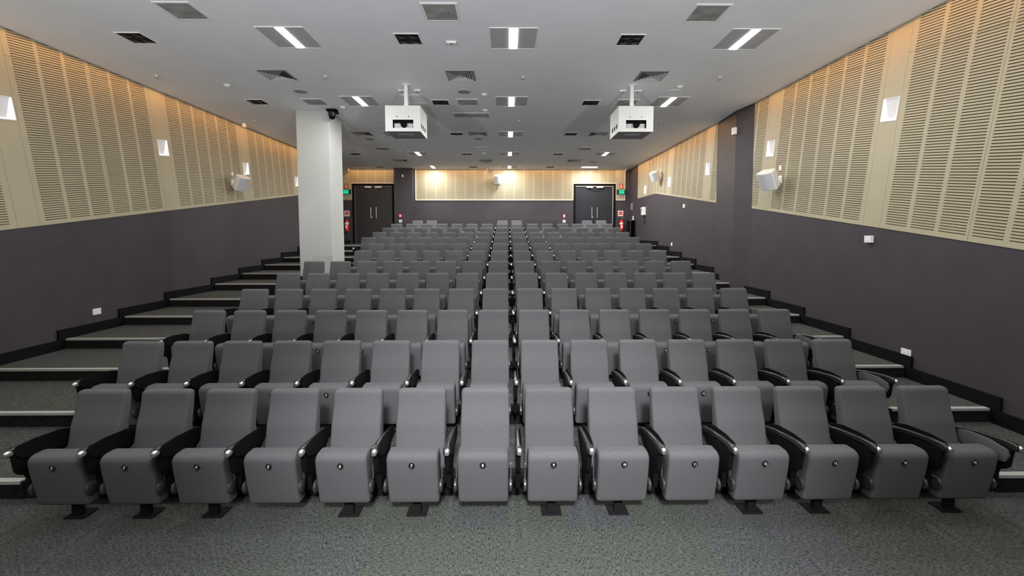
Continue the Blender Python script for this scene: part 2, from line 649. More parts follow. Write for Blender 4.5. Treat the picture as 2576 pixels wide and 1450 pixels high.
def back_board(x0, x1, z0, z1, ncols, name='slotted_board', pad=(.05, .05)):
    sb, tb = [x0, x1], [z0, z1]
    cs, ts = set(), set()
    if ncols:
        w = (x1 - x0 - pad[0] - pad[1]) / ncols
        for i in range(ncols):
            a = round(x0 + pad[0] + i * w + .03, 5)
            b = round(x0 + pad[0] + (i + 1) * w - .03, 5)
            sb += [a, b]
            cs.add(a)
        z = 3.835 + .07
        while z < z1 - .03:
            if z > z0 + .05:
                a, b = round(z, 5), round(z + .0095, 5)
                tb += [a, b]
                ts.add(a)
            z += .040
    sb = sorted(set(round(v, 5) for v in sb))
    tb = sorted(set(round(v, 5) for v in tb))
    bm = bmesh.new()
    V = [[bm.verts.new((s, YB - .012, t)) for t in tb] for s in sb]
    for i in range(len(sb) - 1):
        for j in range(len(tb) - 1):
            if sb[i] in cs and tb[j] in ts: continue
            f = bm.faces.new((V[i][j], V[i + 1][j], V[i + 1][j + 1], V[i][j + 1]))
    for v in [v for v in bm.verts if not v.link_faces]: bm.verts.remove(v)
    if ncols:
        bm.faces.new([bm.verts.new((a, YB + .006, b)) for a, b in ((x0, z0), (x1, z0), (x1, z1), (x0, z1))]).material_index = 1
    for f in bm.faces:
        f.normal_update()
        if f.normal.y > 0: f.normal_flip()
    o = link(name, finish(bm, name, [M['beige'], M['slot_felt']], recalc=False), wall_back)
    md = o.modifiers.new('thickness', 'SOLIDIFY')
    md.thickness, md.offset = .014, -1


HT = HZ - .002
back_board(-4.19, 2.878, BZ, HT, 16)
back_board(2.88, 5.195, DT + .01, HT, 5, pad=(.02, .40))
back_board(4.775, 5.195, BZ, DT + .008, 0, 'plain_board')
back_board(-7.95, -5.058, DT + .01, HT, 5, pad=(.82, .09))
back_board(-5.125, -5.058, BZ, DT + .008, 0, 'plain_board')
back_board(-7.95, -7.005, BZ, DT + .008, 0, 'plain_board')
bm = bmesh.new()
box(bm, -4.19, 2.87, YB - .03, YB - .011, BZ - .02, BZ + .02)
box(bm, -4.19, -4.15, YB - .03, YB - .011, BZ + .02, HZ - .002)
box(bm, 4.775, 5.195, YB - .03, YB - .011, BZ - .02, BZ + .015)
box(bm, 5.165, 5.195, YB - .03, YB - .011, BZ + .015, HZ - .002)
box(bm, 2.845, 4.80, YB - .03, YB - .011, DT + .005, DT + .04)
box(bm, 4.775, 4.80, YB - .03, YB - .011, BZ, DT + .005)
box(bm, 2.845, 2.875, YB - .03, YB - .011, BZ + .02, DT + .005)
box(bm, -7.03, -5.06, YB - .03, YB - .011, DT + .005, DT + .04)
box(bm, -5.085, -5.06, YB - .03, YB - .011, BZ - .015, DT + .005)
link('edge_trim', finish(bm, 'edge_trim', M['cream']), wall_back)

bm = bmesh.new()
box(bm, -8.2, WR + .3, -3.2, YB + .3, HZ, HZ + .1)
ceiling = link('ceiling', finish(bm, 'ceiling', M['ceiling']))
tag(ceiling, 'flat pale grey plaster ceiling', 'ceiling', kind='structure')

# white column standing among the seats
bm = bmesh.new()
box(bm, -5.045, -4.27, 10.49, 11.27, .9, HZ)
colm = link('column_left', finish(bm, 'column_left', M['white_wall'], bevel=.012))
tag(colm, 'square white column at the end of the seventh row', 'column', kind='structure')


# ------------------------------------------------------------------ doors
def door(name, x0, x1, leafmat, jambmat, label, jamb_side):
    root = empty(name, ((x0 + x1) / 2, YB, tier_z(12)), label, 'door', kind='structure')
    W = (x1 - x0) / 2
    H = DT - tier_z(12)
    bm = bmesh.new()
    box(bm, -W, -W + .09, -.02, .12, 0, H)
    box(bm, W - .09, W, -.02, .12, 0, H)
    box(bm, -W + .09, W - .09, -.02, .12, H - .09, H)
    link('door_frame', finish(bm, 'door_frame', M['black']), root)
    bm = bmesh.new()
    xj = W - .135 if jamb_side > 0 else -W + .10
    box(bm, xj, xj + .028, -.012, .03, 0, H - .10)
    box(bm, -W + .10, W - .10, -.012, .03, H - .118, H - .10)
    j = link('metal_edge', finish(bm, 'metal_edge', jambmat), root)
    for sgn in (-1, 1):
        bm = bmesh.new()
        a, b = (-W + .09, -.004) if sgn < 0 else (.004, W - .09)
        box(bm, a, b, .03, .08, .01, H - .09)
        leaf = link('door_leaf', finish(bm, 'door_leaf', leafmat), root)
        hx = sgn * .105 + (-.01 if sgn < 0 else .02)
        bm = bmesh.new()
        zc = 3.27 - tier_z(12)
        cyl(bm, (hx, -.03, zc - .24), (hx, -.03, zc + .24), .016, n=12)
        for dz in (-.18, .18):
            cyl(bm, (hx, -.03, zc + dz), (hx, .03, zc + dz), .009, n=8)
        hd = link('pull_handle', finish(bm, 'pull_handle', M['chrome'], smooth=True), leaf)
        hd['label'] = 'vertical steel pull handle'
        if sgn < 0:
            bm = bmesh.new()
            cyl(bm, (hx + .035, .005, zc - .20), (hx + .035, .03, zc - .20), .024, n=14)
            link('lock', finish(bm, 'lock', M['chrome'], smooth=True), leaf)
        bm = bmesh.new()
        c0, c1 = (-.37, -.08) if sgn < 0 else (.09, .38)
        box(bm, c0, c1, -.045, .03, H - .185, H - .105)
        cl = link('door_closer', finish(bm, 'door_closer', M['grey_face'], bevel=.008), root)
        bm = bmesh.new()
        box(bm, sgn * .04 - .12, sgn * .04 + .12, -.075, -.05, H - .215, H - .20)
        link('closer_arm', finish(bm, 'closer_arm', M['steel_dark']), cl)
    return root


door('door_1', DL[0], DL[1], M['door_black'], M['steel_dark'], 'black double door in the back wall beside the white column', -1)
door('door_2', DR[0], DR[1], M['door_slate'], M['chrome'], 'slate grey double door in the back wall by the right corner', 1)


# ------------------------------------------------------------------ chairs
def interp(tbl, z):
    for (a, va), (b, vb) in zip(tbl, tbl[1:]):
        if z <= b:
            return va + (vb - va) * max(0, (z - a)) / (b - a)
    return tbl[-1][1]


def smooth_interp(tbl, z):
    n = len(tbl)
    for i in range(n - 1):
        a, va = tbl[i]
        b, vb = tbl[i + 1]
        if z <= b or i == n - 2:
            t = min(1, max(0, (z - a) / (b - a)))
            m0 = (vb - (tbl[i - 1][1] if i else va)) / (b - (tbl[i - 1][0] if i else a)) * (b - a)
            m1 = ((tbl[i + 2][1] if i < n - 2 else vb) - va) / ((tbl[i + 2][0] if i < n - 2 else b) - a) * (b - a)
            t2, t3 = t * t, t * t * t
            return (2 * t3 - 3 * t2 + 1) * va + (t3 - 2 * t2 + t) * m0 + (-2 * t3 + 3 * t2) * vb + (t3 - t2) * m1


# backrest: front surface y(z), thickness, half width
FR = [(.34, -.150), (.45, -.118), (.59, -.083), (.67, -.068), (.73, -.047), (.80, -.024), (.87, -.008), (.947, .002)]
TH = [(.34, .13), (.59, .118), (.75, .095), (.947, .082)]
HW = [(.34, .214), (.60, .211), (.80, .207), (.947, .206)]
bm = bmesh.new()
zs = [.34 + i * (.917 - .34) / 16 for i in range(17)]
rings = []
for ins, z in ((.03, .332), (.010, .335)):
    rings.append([(p[0], p[1], z) for p in rrect(.214 - ins, -.150 + ins, -.020 - ins, .02, z)])
for z in zs:
    y = smooth_interp(FR, z)
    rings.append(rrect(interp(HW, z), y, y + interp(TH, z), .022, z))
for k in range(1, 6):
    a = math.pi / 2 * k / 5
    ins = .030 * (1 - math.cos(a))
    z = .917 + .030 * math.sin(a)
    y = smooth_interp(FR, z)
    rings.append(rrect(.206 - ins, y + ins, y + .082 - ins, .022, z))
loft(bm, rings)
ME_BACK = finish(bm, 'backrest', M['fabric'], smooth=True)

# tipped-up seat cushion
SF = [(.155, -.352), (.30, -.382), (.45, -.410), (.58, -.424)]
SB = [(.155, -.238), (.30, -.255), (.45, -.265), (.58, -.268)]
bm = bmesh.new()
rings = []
for k in range(5):
    a = math.pi / 2 * (1 - k / 4)
    ins = .022 * (1 - math.cos(a))
    z = .177 - .022 * math.sin(a)
    rings.append(rrect(.200 - ins, interp(SF, z) + ins, interp(SB, z) - ins, .022, z))
for i in range(1, 11):
    z = .177 + i * (.528 - .177) / 10
    rings.append(rrect(.200, smooth_interp(SF, z), interp(SB, z), .022, z))
for k in range(1, 8):
    a = math.pi / 2 * k / 7
    ins = .055 * (1 - math.cos(a))
    insx = .014 * (1 - math.cos(a))
    z = .528 + .055 * math.sin(a)
    rings.append(rrect(.200 - insx, smooth_interp(SF, min(z, .58)) + ins, interp(SB, z) - insx, .022, z))
loft(bm, rings)
ME_SEAT = finish(bm, 'seat', M['fabric'], smooth=True)


def badge_mesh(num):
    bm = bmesh.new()
    lathe(bm, [(0, 0), (.0245, 0), (.0245, -.004), (.022, -.007), (.0195, -.005), (0, -.005)], (0, 0, 0), 'y', 20)
    cu = bpy.data.curves.new('digits', 'FONT')
    cu.body = str(num)
    cu.size = .029 if num < 10 else .025
    cu.align_x, cu.align_y = 'CENTER', 'CENTER'
    cu.extrude = .0008
    to = bpy.data.objects.new('digits', cu)
    COL.objects.link(to)
    dg = bpy.context.evaluated_depsgraph_get()
    dg.update()
    tm = bpy.data.meshes.new_from_object(to.evaluated_get(dg))
    bpy.data.objects.remove(to)
    bpy.data.curves.remove(cu)
    nf = len(bm.faces)
    tm.transform(Matrix.Translation((0, -.0068, 0)) @ Matrix.Rotation(math.pi / 2, 4, 'X'))
    bm.from_mesh(tm)
    bpy.data.meshes.remove(tm)
    bm.faces.ensure_lookup_table()
    for f in bm.faces[nf:]: f.material_index = 1
    return finish(bm, 'number_badge', [M['badge'], M['digit']], recalc=False)


BADGE = {n: badge_mesh(n) for n in range(1, 16)}

# armrest pad (local x = 0 at the arm's centre line)
bm = bmesh.new()
rings = []
for y, zt, h, hw in ((-.490, .652, .030, .014), (-.482, .660, .050, .022), (-.462, .667, .058, .025), (-.44, .669, .056, .024), (-.41, .668, .050, .020),
                     (-.34, .664, .044, .019), (-.22, .650, .042, .019), (-.10, .632, .046, .019), (-.01, .612, .046, .018), (.035, .598, .040, .016)):
    r = min(.012, h * .4)
    pts = []
    for cx, cz, a0 in ((hw - r, zt - r, 0), (-hw + r, zt - r, 90), (-hw + r, zt - h + r, 180), (hw - r, zt - h + r, 270)):
        for k in range(4):
            t = math.radians(a0 + 30 * k)
            pts.append((cx + r * math.cos(t), y, cz + r * math.sin(t)))
    rings.append(pts)
loft(bm, rings)
ME_ARM = finish(bm, 'armrest', M['arm_top'], smooth=True)
# steel end cap
bm = bmesh.new()
rings = []
for y, zc, h, hw in ((-.502, .634, .020, .010), (-.499, .634, .036, .017), (-.488, .635, .050, .020), (-.470, .636, .055, .021), (-.455, .637, .052, .020)):
    rings.append([(.007 + hw * math.cos(t) * (abs(math.cos(t)) ** -.35 if abs(math.cos(t)) > .05 else 1),
                   y, zc + h / 2 * math.sin(t)) for t in [2 * math.pi * i / 16 for i in range(16)]])
loft(bm, rings)
ME_CAP = finish(bm, 'end_cap', M['chrome'], smooth=True)
# folded writing tablet: a thin leaf beside the arm
bm = bmesh.new()
prism(bm, [(-.452, .655), (-.430, .676), (-.30, .682), (-.10, .664), (.0, .635), (.04, .60), (.03, .55), (-.08, .52), (-.30, .53), (-.40, .57), (-.44, .61)], .0215, .029, 'x')
ME_TAB = finish(bm, 'writing_tablet', M['matt_black'], bevel=.002)
# arm support panel
bm = bmesh.new()
prism(bm, [(-.462, .622), (-.440, .585), (-.432, .52), (-.425, .47), (-.40, .435), (-.36, .42), (-.345, .38), (-.335, .27), (-.31, .245), (-.22, .24), (-.20, .30),
           (-.19, .40), (-.08, .47), (.01, .53), (.03, .58)], -.018, .018, 'x')
ME_SUP = finish(bm, 'arm_support', M['matt_black'], bevel=.003)
# padded fabric side on the last arm of a row
bm = bmesh.new()
prism(bm, [(-.445, .56), (-.43, .605), (-.30, .630), (-.12, .625), (-.05, .60), (-.05, .50), (-.30, .47), (-.42, .50)], -.036, -.0185, 'x')
ME_PAD = finish(bm, 'arm_pad', M['fabric'], bevel=.006, smooth=True)
# hinge boss
bm = bmesh.new()
lathe(bm, [(0, -.014), (.044, -.014), (.050, -.008), (.050, .004), (.040, .012), (.018, .014), (0, .014)], (0, 0, 0), 'x', 18)
box(bm, -.004, .004, .030, .052, .035, .150, 1)
ME_HINGE = finish(bm, 'hinge', [M['hinge_grey'], M['steel_dark']], smooth=True)
# pedestal with base plate and rail
bm = bmesh.new()
box(bm, -.034, .034, -.262, -.215, .012, .240)
box(bm, -.082, .082, -.285, -.150, 0, .012)
for sx in (-.06, .06):
    cyl(bm, (sx, -.274, .012), (sx, -.274, .018), .007, n=8)
ME_PED = finish(bm, 'pedestal', M['pedestal'], bevel=.002)
bm = bmesh.new()
box(bm, -.254, .254, -.225, -.165, .242, .300)
ME_RAIL = finish(bm, 'support_rail', M['black'], bevel=.003)
# black shell on the back of the backrest
bm = bmesh.new()
rings = []
for z in [.40 + i * (.86 - .40) / 8 for i in range(9)]:
    y = smooth_interp(FR, z) + interp(TH, z)
    rings.append(rrect(.185, y - .006, y + .006, .004, z, n=2))
loft(bm, rings)
ME_SHELL = finish(bm, 'back_shell', M['plastic'], smooth=True)

WORDS = {8: 'just left of the centre gap', 9: 'just right of the centre gap'}
ROWS = {r: list(range(1, 16)) for r in range(2, 13)}
ROWS[1] = list(range(2, 16))
ROWS[7] = list(range(2, 16))
ROWS[8] = list(range(2, 16))
ROWS[13] = [2, 3, 8, 9, 14, 15]


def make_chair(r, i, first, last):
    loc = ((i - 8.5) * .55, row_y(r), row_z(r))
    row_name = 'front row' if r == 1 else ('back row' if r == 13 else ORD[r] + ' row')
    nth = ROWS[r].index(i) + 1
    if r == 1:
        lab = 'charcoal tip-up seat with badge number %d in the front row' % i
    else:
        lab = 'charcoal tip-up seat, %s from the left end of the %s' % (ORD[nth], row_name)
        if nth == 1: lab = 'charcoal tip-up seat at the left end of the ' + row_name
        elif last: lab = 'charcoal tip-up seat at the right end of the ' + row_name
        elif r == 13 and nth > 1: lab = 'charcoal tip-up seat, %s of the six in the back row' % ORD[nth]
    root = empty('tip_up_chair', loc, lab, 'chair', 'tip-up seats in the ' + row_name)
    link('backrest', ME_BACK, root)
    seat = link('seat', ME_SEAT, root)
    b = link('number_badge', BADGE[i], seat, (0, -.419, .500))
    b.rotation_euler = (-.14, 0, 0)

    def arm(x, end=False):
        a = link('armrest', ME_ARM, root, (x, 0, 0))
        link('end_cap', ME_CAP, a)['label'] = 'shiny steel arm tip'
        link('arm_support', ME_SUP, root, (x, 0, 0))
        if r < 8 and not end:
            link('writing_tablet', ME_TAB, a)
        if r == 12 and i in (10, 12) and not end:
            bm = bmesh.new()
            box(bm, -.016, .016, -.10, .06, .60, 1.0)
            link('writing_tablet', finish(bm, 'raised_tablet', M['plastic'], bevel=.006), a)['label'] = 'writing tablet swung upright'
        if end:
            link('arm_pad', ME_PAD, root, (x, 0, 0))
    arm(-.275)
    if last or (r == 13 and i in (3, 9)): arm(.275, True)
    if r < 7:
        for sx in (-1, 1):
            link('hinge', ME_HINGE, root, (sx * .218, -.345, .300))
        link('support_rail', ME_RAIL, root)
    if r < 7 and not (r == 1 and i in (5, 8, 11, 14)):
        link('pedestal', ME_PED, root)
    elif r >= 7:
        link('pedestal', ME_PED, root)
    return root


for r in range(1, 14):
    for i in ROWS[r]:
        make_chair(r, i, i == ROWS[r][0], i == ROWS[r][-1])

# ------------------------------------------------------------------ ceiling fittings
CN = {-1: 'left', 0: 'centre', 1: 'right'}
LX = (-3.29, .01, 3.46)
LY = (6.68, 9.76, 12.87, 15.95, 19.03)


def ceiling_light(x, y, label, cross=False):
    root = empty('ceiling_light', (x, y, HZ), label, 'ceiling light', 'square ceiling lights with a bright tube')
    bm = bmesh.new()
    w = .335
    for a, b in ((-w, -.062), (.062, w)):
        if not cross: box(bm, a, b, -w, w, -.006, 0)
    if cross: box(bm, -w, w, -w, w, -.004, 0)
    link('panel', finish(bm, 'light_panel', M['frame_grey']), root)
    bm = bmesh.new()
    e = .345
    for q in ((-e, e, -e, -w), (-e, e, w, e), (-e, -w, -w, w), (w, e, -w, w)):
        box(bm, *q, -.010, 0)
    link('frame', finish(bm, 'light_frame', M['frame_white']), root)
    bm = bmesh.new()
    if cross: box(bm, -.335, .335, -.06, .06, -.022, -.004)
    else: box(bm, -.060, .060, -.335, .335, -.016, 0)
    link('tube', finish(bm, 'light_tube', M['tube'], bevel=.006), root)


def lamp_at(x, y, power, cross=False, z=None, sx=.12, sy=.66, col=(1, .985, .96)):
    ld = bpy.data.lights.new('tube_lamp', 'AREA')
    ld.shape = 'RECTANGLE'
    ld.size, ld.size_y = (sy, sx) if cross else (sx, sy)
    ld.energy = power
    ld.color = col
    o = bpy.data.objects.new('tube_lamp', ld)
    COL.objects.link(o)
    o.location = (x, y, (HZ - .03) if z is None else z)
    return o


P_TUBE = 62.0
P_UP = 1280.0
P_WARM = 6.0
for ci, x in enumerate(LX):
    for ri, y in enumerate(LY):
        cross = (ci == 2 and ri == 4)
        lab = 'square tube light in the %s line, %s from the front' % (CN[ci - 1], ORD[ri + 1])
        if cross: lab = 'tube light turned crosswise above the right-hand door'
        ceiling_light(x, y, lab, cross)
        lamp_at(x, y, P_TUBE * (.85, .85, 1.0, 2.7, .8)[ri], cross)
for x, y, p in ((LX[1], 3.6, 1.1), (LX[1], .52, 1.1), (LX[0], 3.6, .2), (LX[2], 3.6, .35)):   # the same lights carry on over the front of the hall
    lamp_at(x, y, P_TUBE * p)


def downlight(x, y, label):
    root = empty('downlight', (x, y, HZ), label, 'downlight', 'black four-lamp downlights')
    bm = bmesh.new()
    box(bm, -.17, .17, -.17, .17, -.006, 0)
    link('black_plate', finish(bm, 'downlight_plate', M['spot_black']), root)
    bm = bmesh.new()
    for q in ((-.185, .185, -.185, -.17), (-.185, .185, .17, .185), (-.185, -.17, -.17, .17), (.17, .185, -.17, .17)):
        box(bm, *q, -.010, 0)
    link('frame', finish(bm, 'downlight_frame', M['frame_white']), root)
    bm = bmesh.new()
    lathe(bm, [(0, -.020), (.030, -.019), (.052, -.014), (.062, -.006)], (0, 0, 0), 'z', 16)
    me = finish(bm, 'lamp', M['spot_lens'], smooth=True)
    for sx in (-.085, .085):
        for sy in (-.085, .085):
            link('lamp', me, root, (sx, sy, 0))


DX = ((-5.56, 'far left'), (-1.55, 'left of centre'), (1.76, 'right of centre'))
DY = (6.71, 9.84, 12.85, 16.02, 19.04)
for x, nm in DX:
    for ri, y in enumerate(DY):
        if x < -5 and ri == 2: continue
        downlight(x, y, 'black four-lamp downlight in the line %s, %s from the front' % (nm, ORD[ri + 1]))


def diffuser(x, y, label):
    root = empty('air_diffuser', (x, y, HZ), label, 'air vent', 'square louvred air diffusers')
    bm = bmesh.new()
    e, w = .255, .225
    for q in ((-e, e, -e, -w), (-e, e, w, e), (-e, -w, -w, w), (w, e, -w, w)):
        box(bm, *q, -.012, 0)
    link('frame', finish(bm, 'diffuser_frame', M['vent_grey']), root)
    bm = bmesh.new()
    for k, a in enumerate((.222, .178, .134, .090)):
        b, zo, zi = a - .036, -.026, -.003
        for rot in range(4):
            R = Matrix.Rotation(rot * math.pi / 2, 4, 'Z')
            bm.faces.new([bm.verts.new(R @ Vector(p)) for p in ((-a, -a, zo), (a, -a, zo), (b, -b, zi), (-b, -b, zi))])
            bm.faces.new([bm.verts.new(R @ Vector(p)) for p in ((-a, -a, zo), (a, -a, zo), (a - .006, -a + .006, zo), (-a + .006, -a + .006, zo))])
    box(bm, -.046, .046, -.046, .046, -.026, -.022)
    link('louvres', finish(bm, 'louvres', M['louvre_pale'], recalc=False), root)
    bm = bmesh.new()
    box(bm, -.225, .225, -.225, .225, -.002, 0)
    link('duct_opening', finish(bm, 'duct_opening', M['black']), root)


for x, nm in ((-4.27, 'left'), (-.93, 'centre'), (2.56, 'right')):
    for ri, y in enumerate((8.2, 12.86, 17.43)):
        diffuser(x, y, 'louvred square air diffuser in the %s line, %s from the front' % (nm, ORD[ri + 1]))


def grille(x, y, label, hx=.235, hy=.235, frame='frame_white', name='return_grille', mat='grille'):
    root = empty(name, (x, y, HZ), label, 'air grille' if name == 'return_grille' else 'hatch')
    bm = bmesh.new()
    t = .03
    for q in ((-hx, hx, -hy, -hy + t), (-hx, hx, hy - t, hy), (-hx, -hx + t, -hy + t, hy - t), (hx - t, hx, -hy + t, hy - t)):
        box(bm, *q, -.010, 0)
    link('frame', finish(bm, name + '_frame', M[frame]), root)
    bm = bmesh.new()
    box(bm, -hx + t, hx - t, -hy + t, hy - t, -.005, 0)
    if mat == 'grille':
        n = 14
        for i in range(n):
            yy = -hy + t + (i + .5) * (2 * hy - 2 * t) / n
            box(bm, -hx + t, hx - t, yy - .004, yy + .004, -.009, -.005)
    link('panel', finish(bm, name + '_panel', M[mat]), root)


for x, nm in ((-4.3, 'left'), (-.95, 'centre'), (2.55, 'right')):
    for ri, y in enumerate((5.92, 9.83, 15.02)):
        if nm == 'centre' and ri == 2: continue
        grille(x, y, 'grey square return air grille in the %s line, %s from the front' % (nm, ORD[ri + 1]))
grille(-.95, 10.88, 'long narrow return air grille between the projectors', .45, .22)
grille(-2.10, 9.60, 'white framed access hatch above the left projector', .24, .29, name='access_hatch', mat='ceiling')
grille(-.93, 15.01, 'white framed access hatch in the rear middle of the ceiling', .24, .28, name='access_hatch', mat='ceiling')


def ceiling_speaker(x, y, label, mat='mesh_grey'):
    root = empty('ceiling_speaker', (x, y, HZ), label, 'ceiling speaker', 'round ceiling speakers')
    bm = bmesh.new()
    lathe(bm, [(.135, 0), (.135, -.008), (.122, -.012), (.115, -.009), (.115, 0)], (0, 0, 0), 'z', 28)
    link('rim', finish(bm, 'speaker_rim', M['frame_grey' if mat == 'mesh_grey' else 'frame_white'], smooth=True), root)
    bm = bmesh.new()
    lathe(bm, [(0, -.011), (.07, -.010), (.115, -.006)], (0, 0, 0), 'z', 28)
    link('mesh_cover', finish(bm, 'mesh_cover', M[mat], smooth=True), root)


for x, y, lab, mt in ((-4.29, 9.13, 'dark round ceiling speaker left of the white column', 'mesh_grey'),
                      (-.96, 9.12, 'dark round ceiling speaker between the two projectors', 'mesh_grey'),
                      (3.31, 9.07, 'white round ceiling speaker ahead of the right-hand tube light', 'ceiling'),
                      (-4.27, 13.55, 'round ceiling speaker behind the white column', 'mesh_grey'),
                      (-.96, 13.5, 'round ceiling speaker behind the second centre diffuser', 'mesh_grey'),
                      (-.93, 17.81, 'round ceiling speaker by the rear centre diffuser', 'mesh_grey'),
                      (3.35, 17.69, 'round ceiling speaker near the crosswise tube light', 'mesh_grey')):
    ceiling_speaker(x, y, lab, mt)


def smoke(x, y, label, r=.06):
    root = empty('smoke_detector', (x, y, HZ), label, 'smoke detector')
    bm = bmesh.new()
    lathe(bm, [(0, -.045), (r * .45, -.044), (r * .6, -.034), (r * .95, -.030), (r, -.012), (r, 0)], (0, 0, 0), 'z', 20)
    link('sensor_dome', finish(bm, 'smoke_detector', M['white_plastic'], smooth=True), root)
    bm = bmesh.new()
    lathe(bm, [(r * 1.15, 0), (r * 1.15, -.008), (r * 1.0, -.012)], (0, 0, 0), 'z', 20)
    link('base_ring', finish(bm, 'detector_base', M['frame_white'], smooth=True), root)


for x, y, lab in ((-.56, 9.27, 'white smoke detector beside the middle ceiling speaker'), (-.60, 10.43, 'white smoke detector beside the long grille'),
                  (-5.53, 8.75, 'white smoke detector high on the left of the ceiling'), (3.32, 8.76, 'white smoke detector near the right projector'),
                  (-3.83, 10.2, 'white detector on the ceiling beside the column top')):
    smoke(x, y, lab)


def sprinkler(x, y, label):
    root = empty('sprinkler', (x, y, HZ), label, 'sprinkler', 'small fire sprinklers')
    bm = bmesh.new()
    lathe(bm, [(.035, 0), (.033, -.006), (.012, -.008), (.010, -.030), (.006, -.034), (.006, -.045), (0, -.045)], (0, 0, 0), 'z', 14)
    link('escutcheon', finish(bm, 'sprinkler_body', M['frame_white'], smooth=True), root)
    bm = bmesh.new()
    lathe(bm, [(0, -.058), (.022, -.057), (.022, -.054), (0, -.053)], (0, 0, 0), 'z', 14)
    box(bm, -.014, -.011, -.002, .002, -.055, -.03)
    box(bm, .011, .014, -.002, .002, -.055, -.03)
    link('deflector', finish(bm, 'sprinkler_deflector', M['steel_dark']), root)


for xs, nm in ((-6.49, 'far left'), (-3.42, 'left of centre'), (.21, 'centre'), (3.855, 'right')):
    for y, rn in ((8.24, 'front'), (11.35, 'second'), (14.45, 'third')):
        sprinkler(xs, y, 'small fire sprinkler in the %s line, %s row of sprinklers' % (nm, rn))


def sensor_box(x, y, label, hx=.075, hy=.05, h=.03, mat='white_plastic'):
    root = empty('ceiling_sensor', (x, y, HZ), label, 'sensor')
    bm = bmesh.new()
    box(bm, -hx, hx, -hy, hy, -h, 0)
    link('casing', finish(bm, 'sensor_casing', M[mat], bevel=.006), root)
    bm = bmesh.new()
    lathe(bm, [(0, -.012), (.014, -.010), (.02, 0)], (0, -hy * .3, -h), 'z', 12)
    link('lens', finish(bm, 'sensor_lens', M['steel_dark'], smooth=True), root)


for x, y, lab in ((-.926, 6.82, 'small white sensor box on the ceiling before the front centre diffuser'),
                  (-1.90, 9.03, 'white sensor box right of the left projector pole'), (-2.20, 9.03, 'white sensor box left of the left projector pole'),
                  (2.26, 9.03, 'white sensor box left of the right projector pole'), (2.56, 9.03, 'dim sensor box right of the right projector pole'),
                  (-.923, 15.86, 'tiny white sensor box behind the rear access hatch')):
    sensor_box(x, y, lab)
root = empty('beam_detector', (-6.93, 11.63, HZ), 'grey cylinder detector at the ceiling edge of the left wall', 'detector')
bm = bmesh.new()
lathe(bm, [(0, -.13), (.05, -.13), (.055, -.12), (.055, -.02), (.06, 0)], (0, 0, 0), 'z', 16)
link('casing', finish(bm, 'detector_casing', M['frame_grey'], smooth=True), root)
for x, y, lab in ((-.96, 19.45, 'small camera at the ceiling above the rear wall speaker'), (-7.05, 19.45, 'small camera at the ceiling by the left door'),
                  (5.16, 19.45, 'small camera at the ceiling in the right rear corner')):
    root = empty('security_camera', (x, y, HZ), lab, 'camera')
    bm = bmesh.new()
    cyl(bm, (0, 0, 0), (0, 0, -.05), .02, n=12)
    box(bm, -.03, .03, -.10, .05, -.10, -.05)
    link('body', finish(bm, 'camera_body', M['frame_grey'], bevel=.004), root)
    bm = bmesh.new()
    cyl(bm, (0, -.10, -.075), (0, -.112, -.075), .02, n=12)
    link('lens', finish(bm, 'camera_lens', M['black']), root)

# dome camera at the column's top
root = empty('dome_camera', (-4.16, 10.40, HZ), 'black dome camera hanging at the top of the white column', 'camera')
bm = bmesh.new()
box(bm, -.11, .11, -.07, .09, -.05, 0)
box(bm, -.02, .13, .02, .09, -.09, -.05)
link('bracket', finish(bm, 'camera_bracket', M['black'], bevel=.006), root)
bm = bmesh.new()
lathe(bm, [(.055, -.05), (.085, -.07), (.085, -.15), (.07, -.165)], (0, 0, 0), 'z', 24)
link('housing', finish(bm, 'camera_housing', M['plastic'], smooth=True), root)
bm = bmesh.new()
lathe(bm, [(.07, -.165), (.062, -.20), (.035, -.225), (0, -.232)], (0, 0, 0), 'z', 24)
link('dome', finish(bm, 'camera_dome', M['spot_black'], smooth=True), root)


